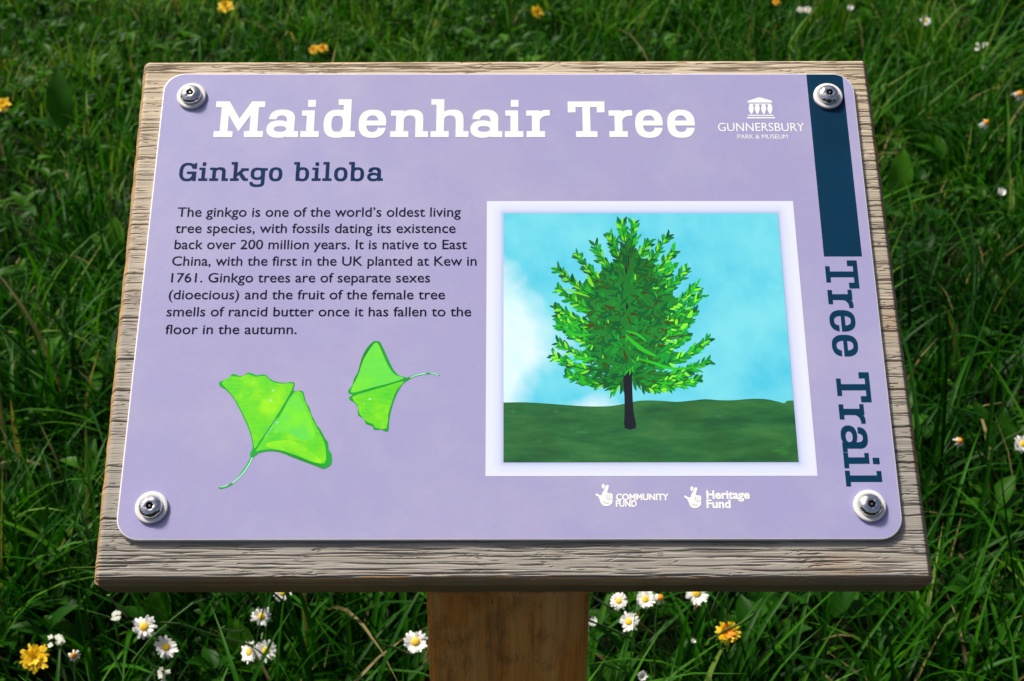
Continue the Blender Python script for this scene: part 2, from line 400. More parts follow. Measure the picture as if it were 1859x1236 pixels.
# plate ------------------------------------------------------------
def rrect(w_,h_,r,n=10):
    out=[]
    for cx,cy,a0 in ((w_-r,h_-r,0),(-w_+r,h_-r,90),(-w_+r,-h_+r,180),(w_-r,-h_+r,270)):
        for i in range(n+1):
            a=math.radians(a0+90*i/n); out.append((cx+r*math.cos(a),cy+r*math.sin(a)))
    return out
CR=13.0
LAV=lin(156,155,197)
def lavender():
    t=NT('lavender_laminate')
    n1=t.noise(t.map((1,1,1)),5,3); n2=t.noise(t.map((1,1,1)),420,2); n3=t.noise(t.map((1,1,1)),38,4)
    a=tuple(x*.93 for x in LAV)
    col=t.mix(n1,(LAV[0]*1.05,LAV[1]*.97,LAV[2]*.97),(LAV[0]*.93,LAV[1]*1.0,LAV[2]*1.05))
    col=t.mix(t.ramp(n3,(.35,(.12,.12,.12)),(.7,(0,0,0))),col,(.40,.34,.50))
    col=t.mix(t.ramp(n2,(.35,(.14,.14,.14)),(.65,(0,0,0))),col,(.30,.26,.50))
    n4=t.noise(t.map((1,1,1),(7,3,0)),11,5,.7); col=t.mix(t.ramp(n4,(.45,(0,0,0)),(.75,(.35,.35,.35))),col,(.52,.50,.60))
    sp=t.noise(t.map((1,1,1),(2,8,0)),700,1); col=t.mix(t.ramp(sp,(.74,(0,0,0)),(.79,(.35,.35,.35))),col,(.12,.11,.10))
    t.bump(n2,.06,.0002)
    return t.fin(col,.55,Specular_IOR_Level=.25)
def plate_edge():
    t=NT('plate_edge'); return t.fin(t.mix(t.noise(t.co,200,3),(.62,.60,.66),(.80,.79,.82)),.4)
def plate():
    lay=[(0,.25),(0,2.5),(-.35,2.88),(-.8,3.0)]
    v=[];f=[];mi=[]; N=None
    for off,z in lay:
        pts=rrect(PW/2+off,PH/2+off,CR+off); N=len(pts); v+=[(x/1000,y/1000,z/1000) for x,y in pts]
    for l in range(len(lay)-1):
        for i in range(N): f.append((l*N+i,l*N+(i+1)%N,(l+1)*N+(i+1)%N,(l+1)*N+i)); mi.append(1)
    b=(len(lay)-1)*N; f.append(tuple(b+i for i in range(N))); mi.append(0)
    f.append(tuple(range(N))[::-1]); mi.append(1)
    o=link('panel',mesh('panel',v,f,mi),[lavender(),plate_edge()],sign)
    o.matrix_basis=MH; o['label']='lavender information panel with rounded corners'
    return o
panel=plate()

WHITE=printed('white_ink',(.86,.86,.86),.01,.45)
NAVY=printed('navy_ink',lin(0,48,76),.10,.42)
NAVYT=printed('navy_text_ink',lin(0,38,84),.12,.45)
INK=printed('dark_ink',lin(8,9,40),.15,.5)
slab_text('title_lettering',[('M',382.8),('a',478.3),('i',540.5),('d',581.8),('e',645.7),('n',703.8),('h',777.2),('a',849.5),('i',912.3),('r',951.7),('T',1027.4),('r',1102.4),('e',1149.8),('e',1208.3)],248.9,1/7.436,WHITE,panel,106,80)
slab_text('subtitle_lettering',[('G',320.8),('i',356.3),('n',376.2),('k',414.1),('g',450.9),('o',484.3),('b',529.0),('i',562.2),('l',581.8),('o',602.7),('b',629.1),('a',663)],328.2,.0664,NAVYT,panel,98,68)
def side_text():
    ops=[]
    bxm=(mm(1498.4,495)[0]+mm(1540.0,868)[0])/2
    items=[('T',472.6),('r',526.4),('e',562.8),('e',607.6),('T',675.7),('r',733.9),('a',772.2),('i',821.5),('l',854.3)]
    ux=19.1/487
    for c,y in items:
        yy=mm(1520,y)[1]; kx=.92
        for poly,v in glyph(c,102,68): ops.append(([(bxm+p[1]*ux,yy-p[0]*ux*kx) for p in poly],v))
    sheet('side_lettering',ops,NAVY,panel)
side_text()
def band():
    a,b,c,d=mm(1457.5,133),mm(1523.5,133),mm(1563,465.5),mm(1494.8,465.5)
    x0=(a[0]+d[0])/2; x1=(b[0]+c[0])/2; y0=d[1]; top=PH/2-.8; r=CR-.8; cx=PW/2-.8-r; cy=PH/2-.8-r
    pts=[(x0,y0),(x1,y0)]
    if x1>cx: pts+= [(x1,cy+math.sqrt(max(0,r*r-(x1-cx)**2)))]
    k0=math.atan2(math.sqrt(max(0,r*r-(x1-cx)**2)),x1-cx) if x1>cx else math.pi/2
    for i in range(1,9):
        a_=k0+(math.pi/2-k0)*i/8
        if x1>cx: pts.append((cx+r*math.cos(a_),cy+r*math.sin(a_)))
    pts+=[(x0,top)]
    sheet('side_band',[(pts,0)],NAVY,panel,.06)
band()
# words set in a plain sans ---------------------------------------------
def sans_polys(text,bold=0):
    cu=bpy.data.curves.new('tmp','FONT'); cu.body=text; cu.size=1; cu.resolution_u=4; cu.offset=bold
    o=bpy.data.objects.new('tmp',cu); COL.objects.link(o)
    dg=bpy.context.evaluated_depsgraph_get(); me=bpy.data.meshes.new_from_object(o.evaluated_get(dg))
    v=np.array([tuple(x.co)[:2] for x in me.vertices]); f=[tuple(p.vertices) for p in me.polygons]
    bpy.data.objects.remove(o); bpy.data.curves.remove(cu); bpy.data.meshes.remove(me)
    return v,f
def sans_lines(name, lines, mat, parent, cap, bold=0, tall=1.0):
    """lines: (words, x left, x right, baseline) survey points; cap = cap height in survey px"""
    V=[];F=[];capu=.73
    vb,_=sans_polys('H'); capu=vb[:,1].max()-vb[:,1].min(); xv,_=sans_polys('x'); xh_=xv[:,1].max()
    for i,(tx,x0,x1,y) in enumerate(lines):
        v,f=sans_polys(tx,bold); a=mm(x0,y); b=mm(x1,y); lo,hi=v[:,0].min(),v[:,0].max()
        sx=(b[0]-a[0])/(hi-lo); sy=cap*scaleat((x0+x1)/2,y)[1]/capu
        base=len(V); xh=xh_-0.0
        for p in v:
            yy=p[1]*tall if 0<p[1]<=xh else (xh*tall+(p[1]-xh)*(capu*1.03-xh*tall)/(capu-xh) if p[1]>xh else p[1])
            p=(p[0],yy); u=(p[0]-lo)/(hi-lo); V.append(((a[0]+(b[0]-a[0])*u)/1000,(a[1]+(b[1]-a[1])*u+p[1]*sy)/1000,(Z0+.12)/1000))
        F+=[tuple(base+k for k in q) for q in f]
    return link(name,mesh(name,V,F),mat,parent)
sans_lines('paragraph_lettering',[
 ('The ginkgo is one of the world\u2019s oldest living',319.4,834.3,393.2),
 ('tree species, with fossils dating its existence',316,825.3,422.7),
 ('back over 200 million years. It is native to East',315,846.4,452.1),
 ('China, with the first in the UK planted at Kew in',311,864.4,482.1),
 ('1761. Ginkgo trees are of separate sexes',310,780.3,512.4),
 ('(dioecious) and the fruit of the female tree',306,808,543.1),
 ('smells of rancid butter once it has fallen to the',302.7,856,574.0),
 ('floor in the autumn.',300.7,539.5,606.2)],INK,panel,16.2,.006,1.10)

# park logo ----------------------------------------------------------
def M(pts): return [mm(*p) for p in pts]
def z2(pts): return [mm(1240+x/4.0413,80+y/4.0413) for x,y in pts]
logo=[(z2([(452,430),(452,418),(530,392),(545,392),(630,416),(632,430)]),0),(z2([(462,437),(624,437),(624,444),(462,444)]),0),
      (z2([(458,520),(642,520),(644,528),(458,528)]),0),(z2([(450,536),(656,536),(658,546),(450,546)]),0)]
for cx in (480,524,571,617):
    logo.append((z2(smooth([(cx-12,445),(cx+8,443),(cx+18,470),(cx+14,495),(cx+3,516),(cx-10,498),(cx-19,475)],True,3)),0))
lo=sheet('park_logo',logo,WHITE,panel); lo['label']='white colonnade emblem of the park'
sans_lines('park_lettering',[('GUNNERSBURY',1299.5,1456.5,238.2)],WHITE,panel,14.6)
sans_lines('park_small_lettering',[('PARK & MUSEUM',1335,1426,251.8)],WHITE,panel,7.4)
# fund logos (crossed-fingers mark) --------------------------------------
def zf(pts,dx=0,dy=0): return [mm(1060+(x+dx)/5.164,860+(y+dy)/5.164) for x,y in pts]
def hand(dx,dy,k=1.0):
    q=lambda pts:zf([(135+(x-135)*k,305+(y-305)*k) for x,y in pts],dx,dy)
    ops=[(q(smooth([(137,190),(150,183),(172,198),(196,200),(203,180),(218,150),(232,112),(246,106),(260,108),(262,122),(254,150),(248,176),(262,180),(278,182),(290,184),(299,196),(300,240),(298,270),(282,292),(258,302),(232,303),(208,295),(190,272),(178,240),(162,212),(145,206)],True,2)),0),
         (q(smooth([(196,104),(208,96),(222,100),(226,116),(218,136),(206,140),(197,126)],True,3)),0),
         (q(ribbon([(226,104),(226,120),(218,140)],3)),None),
         (q(ribbon([(246,196),(244,216),(252,236),(270,240),(290,232)],5)),None),(q(ribbon([(270,192),(268,212),(264,226)],4)),None),
         (q(ribbon([(212,262),(230,274),(252,278),(268,272)],5)),None)]
    return ops
a=sheet('fund_logo',hand(0,0),WHITE,panel)
b=sheet('fund_logo',hand(833,18,.98),WHITE,panel)
sans_lines('fund_lettering',[('COMMUNITY',1124.2,1220.5,907.6),('FUND',1124.2,1162.5,919.6)],WHITE,panel,10.6,.040)
sans_lines('fund_lettering',[('Heritage',1288.6,1367.5,905.2),('Fund',1289,1333,921.8)],WHITE,panel,14.0,.034,1.08)

# ginkgo leaf prints --------------------------------------------------
def z4(pts): return [mm(360+x/3.718,600+y/3.718) for x,y in pts]
GD=printed('leaf_dark_green',lin(30,150,50),.25,.45,90)
def leafpaint(name,a,b,c,loc):
    t=NT(name); n=t.noise(t.map((1,1,1),loc),55,4,.6); n2=t.noise(t.map((150,600,1),loc),1,3)
    col=t.ramp(n,(.34,a),(.5,b),(.64,c)); col=t.mix(t.ramp(n2,(.4,(0,0,0)),(.75,(.35,.35,.35))),col,c)
    return t.fin(col,.56,Specular_IOR_Level=.22)
GM=leafpaint('leaf_green',lin(70,200,40),lin(98,210,26),lin(142,226,20),(0,0,0))
GL=leafpaint('leaf_lime',lin(92,206,30),lin(122,222,24),lin(162,230,18),(3,1,0))
GP=leafpaint('leaf_pale_green',lin(88,210,80),lin(96,214,66),lin(112,222,40),(1,4,0))
GS=printed('leaf_stem_pale',lin(150,232,190),.15,.45,200)
SHD=printed('leaf_print_halo',tuple(c*.80 for c in LAV),.03,.42)
L1=[(150,350),(175,338),(215,320),(238,292),(270,300),(290,305),(318,303),(345,283),(378,290),(400,302),(430,297),(462,297),(485,318),(510,335),(550,348),(600,352),(650,347),(660,365),(652,408),(690,405),(718,412),(728,450),(742,490),(762,520),(772,560),(795,600),(812,635),(835,662),(852,690),(870,725),(892,755),(895,800),(915,830),(918,900),(885,925),(858,932),(800,910),(720,880),(640,850),(560,818),(480,815),(425,828),(395,850),(375,855),(370,830),(383,790),(372,720),(345,645),(310,570),(270,495),(235,440),(190,395),(155,375)]
def inset(pts,cx,cy,k): return [(cx+(x-cx)*k,cy+(y-cy)*k) for x,y in pts]
def halo(poly,d):
    out=[];n=len(poly)
    for i,p in enumerate(poly):
        a=poly[i-1]; b=poly[(i+1)%n]; dx,dy=b[0]-a[0],b[1]-a[1]; l=math.hypot(dx,dy) or 1; out.append((p[0]+dy/l*d,p[1]-dx/l*d))
    return out
leaf1=[(z4(smooth(L1,True,2)),0),
 (z4(smooth([(168,352),(232,308),(290,314),(345,296),(395,312),(460,306),(500,340),(560,358),(645,356),(650,372),(632,420),(560,545),(490,660),(430,745),(400,800),(388,760),(368,680),(335,600),(295,525),(255,455),(205,395)],True,2)),1),
 (z4(smooth([(655,415),(712,420),(724,460),(745,505),(785,600),(830,680),(868,760),(880,830),(872,895),(800,890),(720,860),(600,815),(500,800),(430,808),(405,815),(440,755),(520,640),(590,530)],True,2)),1),
 (z4(smooth([(640,440),(700,450),(740,540),(790,650),(800,720),(720,740),(600,680),(520,690),(560,600)],True,3)),3),
 (z4(smooth([(480,760),(600,740),(700,765),(820,850),(850,890),(780,880),(640,820),(500,790)],True,3)),2),
 (z4(ribbon([(660,410),(610,480),(555,565),(500,660),(450,730),(400,800)],[3,5,5,5,6,8])),0),
 (z4(ribbon([(545,590),(500,668),(460,722)],[2,4,2])),4),
 (z4(smooth([(385,800),(400,830),(392,855),(372,860),(366,830)],True,3)),0),
 (z4(ribbon(smooth([(382,850),(350,910),(300,980),(245,1035),(180,1062),(158,1058)],False,3),[20,18,17,15,14,14,13,13,12,12,12,11,11,10,9,8])),0),
 (z4(ribbon(smooth([(382,858),(354,915),(306,980),(250,1030)],False,3),[9]*10)),4),
 (z4(ribbon([(225,1040),(195,1054),(165,1056)],[5,6,4])),4)]
for (x,y) in ((500,470),(515,405),(545,620)): leaf1.append((z4(sell(x,y,9,5,2,8)),4))
LM=[GD,GM,GL,GP,GS]
o=sheet('leaf_print',leaf1,LM,panel); o['label']='larger printed ginkgo leaf'
L2=[(1178,80),(1200,70),(1230,75),(1245,100),(1270,150),(1300,215),(1330,270),(1370,305),(1420,318),(1440,325),(1400,350),(1370,390),(1340,450),(1318,520),(1302,600),(1298,670),(1280,682),(1250,668),(1200,670),(1190,645),(1145,630),(1130,595),(1092,572),(1090,530),(1070,490),(1035,470),(1028,450),(1055,432),(1028,425),(1022,405),(1050,370),(1060,325),(1085,280),(1100,220),(1120,160),(1150,110)]
leaf2=[(z4(smooth(L2,True,2)),0),
 (z4(smooth([(1190,90),(1215,86),(1240,130),(1270,200),(1300,255),(1340,300),(1400,322),(1280,362),(1160,392),(1060,418),(1040,405),(1070,340),(1095,280),(1125,190)],True,2)),3),
 (z4(smooth([(1400,340),(1350,400),(1320,480),(1295,560),(1285,660),(1210,655),(1195,630),(1150,615),(1100,560),(1085,500),(1050,450),(1150,412),(1280,375)],True,2)),1),
 (z4(ribbon([(1420,322),(1300,358),(1180,388),(1060,425)],[5,5,5,6])),0),
 (z4(ribbon(smooth([(1420,325),(1480,302),(1540,290),(1600,292),(1640,305)],False,3),[15,14,13,12,12,11,11,10,9,9,8,7,7])),0),
 (z4(ribbon(smooth([(1440,318),(1490,299),(1545,289)],False,3),[7]*7)),4),
 (z4(ribbon([(1575,290),(1605,292),(1632,303)],[4,5,4])),4),(z4(sell(1170,462,11,5,2,8)),4),(z4(sell(1132,492,5,3,2,8)),4)]
o=sheet('leaf_print',leaf2,LM,panel); o['label']='smaller printed ginkgo leaf'

# picture with white mount ---------------------------------------------
def z5(pts): return [mm(880+x/2.3323,350+y/2.3323) for x,y in pts]
MAT=M([(882,364),(1438,366),(1488.5,864),(886,864)])
PIC=z5([(75,85),(1240,88),(1335,1141),(90,1139)])
px0,px1=(PIC[0][0]+PIC[3][0])/2,(PIC[1][0]+PIC[2][0])/2; py1=(PIC[0][1]+PIC[1][1])/2; py0=(PIC[2][1]+PIC[3][1])/2
mx0,mx1=(MAT[0][0]+MAT[3][0])/2,(MAT[1][0]+MAT[2][0])/2; my1=(MAT[0][1]+MAT[1][1])/2; my0=(MAT[2][1]+MAT[3][1])/2
def mount_material():
    t=NT('white_mount'); sep=t.n('ShaderNodeSeparateXYZ'); t.set(sep.inputs[0],t.co)
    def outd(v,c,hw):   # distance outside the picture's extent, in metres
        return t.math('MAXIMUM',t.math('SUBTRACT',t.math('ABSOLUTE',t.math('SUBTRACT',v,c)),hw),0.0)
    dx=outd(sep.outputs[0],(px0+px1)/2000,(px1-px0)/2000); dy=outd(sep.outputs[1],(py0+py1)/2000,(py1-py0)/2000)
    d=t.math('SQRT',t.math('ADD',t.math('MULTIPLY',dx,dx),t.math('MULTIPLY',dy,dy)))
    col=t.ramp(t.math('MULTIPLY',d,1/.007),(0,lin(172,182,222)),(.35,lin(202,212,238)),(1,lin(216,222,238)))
    return t.fin(col,.54,Specular_IOR_Level=.22)
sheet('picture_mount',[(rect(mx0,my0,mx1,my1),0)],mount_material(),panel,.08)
def art_sky():
    t=NT('painted_sky'); c=lin(92,208,238)
    n=t.noise(t.map((22,22,1)),1,4); n2=t.noise(t.map((60,45,1)),1,4,.7)
    sep=t.n('ShaderNodeSeparateXYZ'); t.set(sep.inputs[0],t.co)
    col=t.mix(t.ramp(n,(.35,(0,0,0)),(.66,(1,1,1))),lin(74,192,222),lin(116,212,228))
    # painted cloud down the left side and low over the hill
    u=t.math('DIVIDE',t.math('SUBTRACT',sep.outputs[0],px0/1000),(px1-px0)/1000)
    v=t.math('DIVIDE',t.math('SUBTRACT',sep.outputs[1],py0/1000),(py1-py0)/1000)
    wob=t.math('MULTIPLY',t.math('SUBTRACT',t.noise(t.map((30,26,1),(2,5,0)),1,3),.5),.28)
    k=t.math('SUBTRACT',t.math('ADD',.31,wob),t.math('ADD',u,t.math('MULTIPLY',t.math('ABSOLUTE',t.math('SUBTRACT',v,.42)),.62)))
    m=t.ramp(k,(.05,(0,0,0)),(.17,(.85,.85,.85)))
    col=t.mix(m,col,lin(222,240,246))
    k2=t.math('SUBTRACT',t.math('ADD',.16,wob),t.math('ADD',t.math('MULTIPLY',t.math('ABSOLUTE',t.math('SUBTRACT',u,.30)),.55),t.math('MULTIPLY',t.math('SUBTRACT',v,.2),1.6)))
    col=t.mix(t.ramp(k2,(.06,(0,0,0)),(.2,(.9,.9,.9))),col,lin(226,238,246))
    col=t.mix(t.ramp(n2,(.4,(0,0,0)),(.75,(.3,.3,.3))),col,lin(130,220,232))
    return t.fin(col,.54,Specular_IOR_Level=.22)
def art_hill():
    t=NT('painted_hill'); n=t.noise(t.map((30,120,1)),1,5,.65); n2=t.noise(t.map((16,28,1),(4,2,0)),1,3)
    col=t.ramp(n,(.3,lin(20,76,44)),(.5,lin(34,100,52)),(.72,lin(60,118,60)))
    col=t.mix(t.ramp(n2,(.5,(0,0,0)),(.72,(.55,.55,.55))),col,lin(44,84,34))
    return t.fin(col,.54,Specular_IOR_Level=.22)
dabc=[lin(26,112,40),lin(18,134,44),lin(40,168,38),lin(112,210,44),lin(34,84,26),lin(8,84,42),lin(56,60,20)]
dabm=[printed('dab_'+n_,c,.15,.42,150) for n_,c in zip(['forest','green','bright','lime','olive','deep','brown'],dabc)]
TRK=printed('painted_trunk',lin(24,28,40),.2,.42,120)
def picture():
    ops=[(rect(px0,py0,px1,py1),0)]
    hill=[(89,888),(180,887),(280,893),(360,899),(440,904),(520,904),(580,897),(650,882),(700,879),(760,881),(820,885),(880,880),(940,874),(1000,878),(1060,878),(1140,872),(1200,874),(1240,882),(1275,890),(1290,880),(1330,880)]
    hp=z5(smooth(hill,False,3)); hp[0]=(px0,hp[0][1]); hp[-1]=(px1,hp[-1][1])
    hp=[(min(max(x,px0),px1),y) for x,y in hp]
    ops.append((hp+[(px1,py0),(px0,py0)],1))
    r=random.Random(4)
    def stroke(pts,ws,c): ops.append((z5(ribbon(pts,ws)),c))
    # paint patches on the hill
    for (x,y,l) in ((1270,1080,50),(1290,1052,26),(1292,1066,20),(1250,1086,40),(1280,1098,34),(150,1045,50),(240,1050,30),(128,922,26),(310,922,14),(1000,940,40),(420,1010,60)):
        for q in range(3): ops.append((z5(ribbon([(x-l/2+r.uniform(-9,9),y+q*4+r.uniform(-2,2)),(x,y+q*4+r.uniform(-3,3)),(x+l/2+r.uniform(-9,9),y+q*4+r.uniform(-2,2))],[1.5,r.uniform(3,6),1])),10 if x>1200 else 11))
    trunk=[(592,740),(628,735),(630,800),(634,880),(640,940),(650,996),(602,997),(600,940),(598,860),(592,800)]
    ops.append((z5(smooth(trunk,True,2)),9))
    def dab(x,y,a,L,wd,c):
        ux,uy=math.cos(a),math.sin(a); nx,ny=-uy,ux; b=r.uniform(-.16,.16)*L
        p=[(0,0,.25),(.3,.45,.9),(.65,.75,.85),(1,1,.1)]
        cl=[(x+ux*L*t+nx*b*math.sin(math.pi*t*.8),y+uy*L*t+ny*b*math.sin(math.pi*t*.8)) for t in (0,.22,.5,.78,1)]
        ops.append((z5(ribbon(cl,[wd*.35,wd*.85,wd,wd*.7,wd*.12])),c))
    core=[(612,190),(640,250),(670,290),(700,320),(740,370),(800,380),(800,430),(850,470),(810,500),(820,560),(770,600),(790,660),(850,690),(760,700),(700,725),(640,745),(560,735),(470,700),(390,690),(440,650),(390,610),(350,560),(440,540),(400,490),(350,430),(420,420),(420,370),(480,350),(500,300),(550,290),(585,240)]
    ops.append((z5([(x+r.uniform(-6,6),y+r.uniform(-6,6)) for x,y in smooth(core,True,4)]),2))
    tips=[((608,300),(575,128)),((612,330),(628,132)),((606,330),(525,178)),((604,380),(462,222)),((602,420),(388,262)),((600,450),(306,322)),((600,500),(312,408)),((600,560),(306,486)),((600,600),(310,520)),((602,640),(318,560)),((602,690),(312,632)),((602,720),(296,688)),((602,742),(352,766)),((604,768),(424,792)),((606,780),(548,830)),
          ((612,300),(690,210)),((612,340),(768,186)),((612,390),(800,245)),((612,430),(800,310)),((614,470),(852,326)),((614,520),(900,396)),((614,570),(915,432)),((614,590),(890,505)),((614,640),(860,560)),((614,690),(862,604)),((616,720),(952,622)),((616,740),(952,712)),((618,752),(905,790)),((618,770),(776,824)),((618,760),(840,770))]
    def branch(a,b,up,dens,cols,wd,Ls,tmin=0.0):
        dx,dy=b[0]-a[0],b[1]-a[1]; L=math.hypot(dx,dy)
        sag=.16*L if abs(dx)>60 else 0
        pt=lambda t:(a[0]+dx*t, a[1]+dy*t+sag*math.sin(math.pi*t)*.9)
        n=int(L/dens)
        for i in range(n):
            t=(i+1+r.uniform(-.4,.4))/n; t=min(t,1.0)
            if t<tmin: continue
            cl_=cols if (t>.5 or tmin>0) else [2,2,7,6,3,2,7]; p=pt(t); q=pt(min(1.02,t+.02)); p_=pt(t-.02)
            a0=math.atan2(q[1]-p_[1],q[0]-p_[0]); side=1 if i%2 else -1
            ang=a0+side*r.uniform(.32,.85)
            Ln=r.uniform(*Ls)*(1.05-.35*t)
            dab(p[0]+r.uniform(-3,3),p[1]+r.uniform(-3,3),ang,Ln,wd*r.uniform(.7,1.25),r.choice(cl_))
        stroke([pt(0.25),pt(.45),pt(.65),pt(.82),pt(.97)],[5,5,4,3,2],r.choice([2,6,6,7]))
        dab(*pt(.93),math.atan2(dy,dx)-.1*np.sign(dx),20,8,r.choice(cols))
    order=tips[:]; r.shuffle(order)
    for a_,b_ in order: branch(a_,b_,1,5.2,[2,3,2,7,4,3,7,6,3],13.5,(30,60))
    r.shuffle(order)
    for a_,b_ in order: branch(a_,(b_[0]*.97+a_[0]*.03,b_[1]+r.uniform(2,10)),1,9.0,[3,4,5,4,3,4,5],10.5,(26,54),.52)
    for i in range(190):          # inner foliage, darker strokes with some bright arcs
        a=r.uniform(0,6.28); q=math.sqrt(r.random()); x=612+175*q*math.cos(a); y=520+210*q*math.sin(a)
        dab(x,y,r.uniform(-2.6,-.5) if r.random()<.5 else r.uniform(-.3,.6)+(math.pi if x<612 else 0),r.uniform(22,52),r.uniform(7,13),r.choice([2,2,6,7,7,7,2,6,8,2]))
    for pts,c,wd in (([(598,600),(640,640),(690,674),(730,690)],4,17),([(600,585),(650,600),(690,632)],4,10),([(435,345),(445,375),(462,400)],5,16),([(330,405),(380,420),(445,440)],5,9),([(330,560),(380,600),(460,600)],4,11),([(640,700),(720,720),(800,745),(940,735)],4,12),([(360,715),(420,700),(480,705)],4,9)):
        stroke(smooth(pts,False,3),[wd*(1-abs(2*i/(3*(len(pts)-1))-1)**2*.8) for i in range(3*(len(pts)-1)+1)],c)
    for i in range(45):
        a=r.uniform(0,6.28); q=math.sqrt(r.random()); x=612+200*q*math.cos(a); y=540+230*q*math.sin(a)
        dab(x,y,r.uniform(-2.4,-.7),r.uniform(14,30),r.uniform(5,8),r.choice([3,4,3,2,7,2,5]))
    for x0,y0,x1,y1,wd in ((597,312,598,345,9),(603,465,602,497,12),(606,262,608,300,5)): stroke([(x0,y0),(x0+1,(y0+y1)/2),(x1,y1)],[3,wd,3],9)
    stroke([(770,612),(815,608),(862,604)],[4,6,3],8); stroke([(795,622),(830,612),(848,596)],[3,5,2],8)
    ops.append((z5([(594,745),(628,742),(630,800),(632,860),(598,860),(592,800)]),9))
    for i in range(12): dab(r.uniform(585,640),r.uniform(720,752),r.uniform(.9,2.2),r.uniform(18,36),8,r.choice([3,4,2]))
    P,F,ci=painter(ops)
    k=(P[:,0]>=px0-.01)&(P[:,0]<=px1+.01)
    return sheet_from('tree_picture',P,F,ci,[art_sky(),art_hill()]+dabm+[TRK,printed('painted_grass_patch',lin(50,120,54),.2,.42,60),printed('painted_grass_streak',lin(46,110,66),.2,.42,60)])
def sheet_from(name,P,F,ci,mats):
    v=[(p[0]/1000,p[1]/1000,(Z0+.2)/1000) for p in P]
    return link(name,mesh(name,v,[tuple(int(i) for i in f) for f in F],[int(i) for i in ci]),mats,panel)
picture()['label']='printed painting of a green tree on a hill under blue sky'

# screws -------------------------------------------------------------
def lathe(prof,n=40):
    v=[];f=[]
    for r_,z in prof: v+=[(r_*math.cos(2*math.pi*i/n)/1000,r_*math.sin(2*math.pi*i/n)/1000,z/1000) for i in range(n)]
    for l in range(len(prof)-1):
        for i in range(n): f.append((l*n+i,l*n+(i+1)%n,(l+1)*n+(i+1)%n,(l+1)*n+i))
    f.append(tuple((len(prof)-1)*n+i for i in range(n)))
    return v,f
def steel():
    t=NT('polished_steel'); n=t.noise(t.map((1,1,1)),500,3); n2=t.noise(t.co,240,2); t.bump(n2,.7,.0013)
    return t.fin(t.mix(n,(.66,.65,.62),(.88,.87,.85)),t.math('ADD',.03,t.math('MULTIPLY',n,.14)),Metallic=1.0)
def nylon():
    t=NT('white_nylon'); n=t.noise(t.co,300,3); return t.fin(t.mix(n,(.62,.61,.60),(.80,.79,.78)),.42)
ST=steel(); NY=nylon(); DK=NT('dark_socket').fin((.03,.03,.03),.6,Metallic=.6)  # near-black metal for the walls and floor of the socket
def socket_head(sides=6):
    n=48; prof=[(6.3,1.6),(6.5,2.0),(6.5,2.7),(6.25,3.5),(5.6,4.4),(4.6,5.15),(2.9,5.75)]
    v=[];f=[];mi=[]
    for r_,z in prof: v+=[(r_*math.cos(2*math.pi*i/n)/1000,r_*math.sin(2*math.pi*i/n)/1000,z/1000) for i in range(n)]
    def hexr(a): a=(a%(math.pi/3))-math.pi/6; return 1.95/math.cos(a)
    for z in (5.7,3.4):
        v+=[(hexr(2*math.pi*i/n)*math.cos(2*math.pi*i/n)/1000,hexr(2*math.pi*i/n)*math.sin(2*math.pi*i/n)/1000,z/1000) for i in range(n)]
    for l in range(len(prof)+1):
        for i in range(n): f.append((l*n+i,l*n+(i+1)%n,(l+1)*n+(i+1)%n,(l+1)*n+i)); mi.append(1 if l==len(prof) else 0)
    b=(len(prof)+1)*n; f.append(tuple(b+i for i in range(n))); mi.append(1)
    return mesh('screw_head',v,f,mi)
def make_screw():
    o=link('screw',socket_head(),[ST,DK],sign); 
    for p in o.data.polygons[48:48*6]: p.use_smooth=True
    v,f=lathe([(9.0,0),(9.05,1.1),(8.9,1.5),(8.5,1.75),(7.4,1.8),(6.9,1.8),(6.7,1.5),(5.0,1.5)]); wa=link('washer',mesh('washer',v,f),NY,o)
    for p in wa.data.polygons[:-1]: p.use_smooth=True
    v,f=lathe([(.75,3.6),(.75,5.4),(.6,5.6)],16); link('security_pin',mesh('security_pin',v,f),ST,o)
    return o
SC=[((343,176),'top left screw'),((1497,176),'top right screw on the navy band'),((282,922),'bottom left screw'),((1584,919),'bottom right screw')]
sc0=make_screw()
for i,((x,y),lb) in enumerate(SC):
    o=sc0 if i==0 else copy_tree(sc0,sign)
    a_,b_=mm(x,y); o.matrix_basis=MH@Matrix.Translation((a_/1000,b_/1000,(Z0+.25)/1000))@Matrix.Rotation(i*1.1,4,'Z')

# ------------------------------------------------------------------ grass
def blade_material(name,stops,trans=.35,rough=.45):
    t=NT(name); at=t.n('ShaderNodeAttribute',attribute_name='tint')
    col=t.ramp(at.outputs['Fac'],*stops)
    b=t.b; t.fin(col,rough); t.set(b.inputs['Specular IOR Level'],.12)
    tr=t.n('ShaderNodeBsdfTranslucent'); t.set(tr.inputs[0],t.mix(1.0,col,(1.0,1.15,.35),'MULTIPLY'))
    mx=t.n('ShaderNodeMixShader'); mx.inputs[0].default_value=trans
    t.t.links.new(b.outputs[0],mx.inputs[1]); t.t.links.new(tr.outputs[0],mx.inputs[2]); t.t.links.new(mx.outputs[0],t.o.inputs[0])
    return t.m
GRASS=blade_material('grass_blade',[(0,(.003,.026,.001)),(.35,(.008,.060,.0015)),(.7,(.024,.130,.003)),(.93,(.075,.22,.010)),(1,(.26,.22,.09))])
LEAFG=blade_material('broad_leaf',[(0,(.004,.03,.0015)),(.5,(.014,.08,.003)),(1,(.055,.18,.008))])
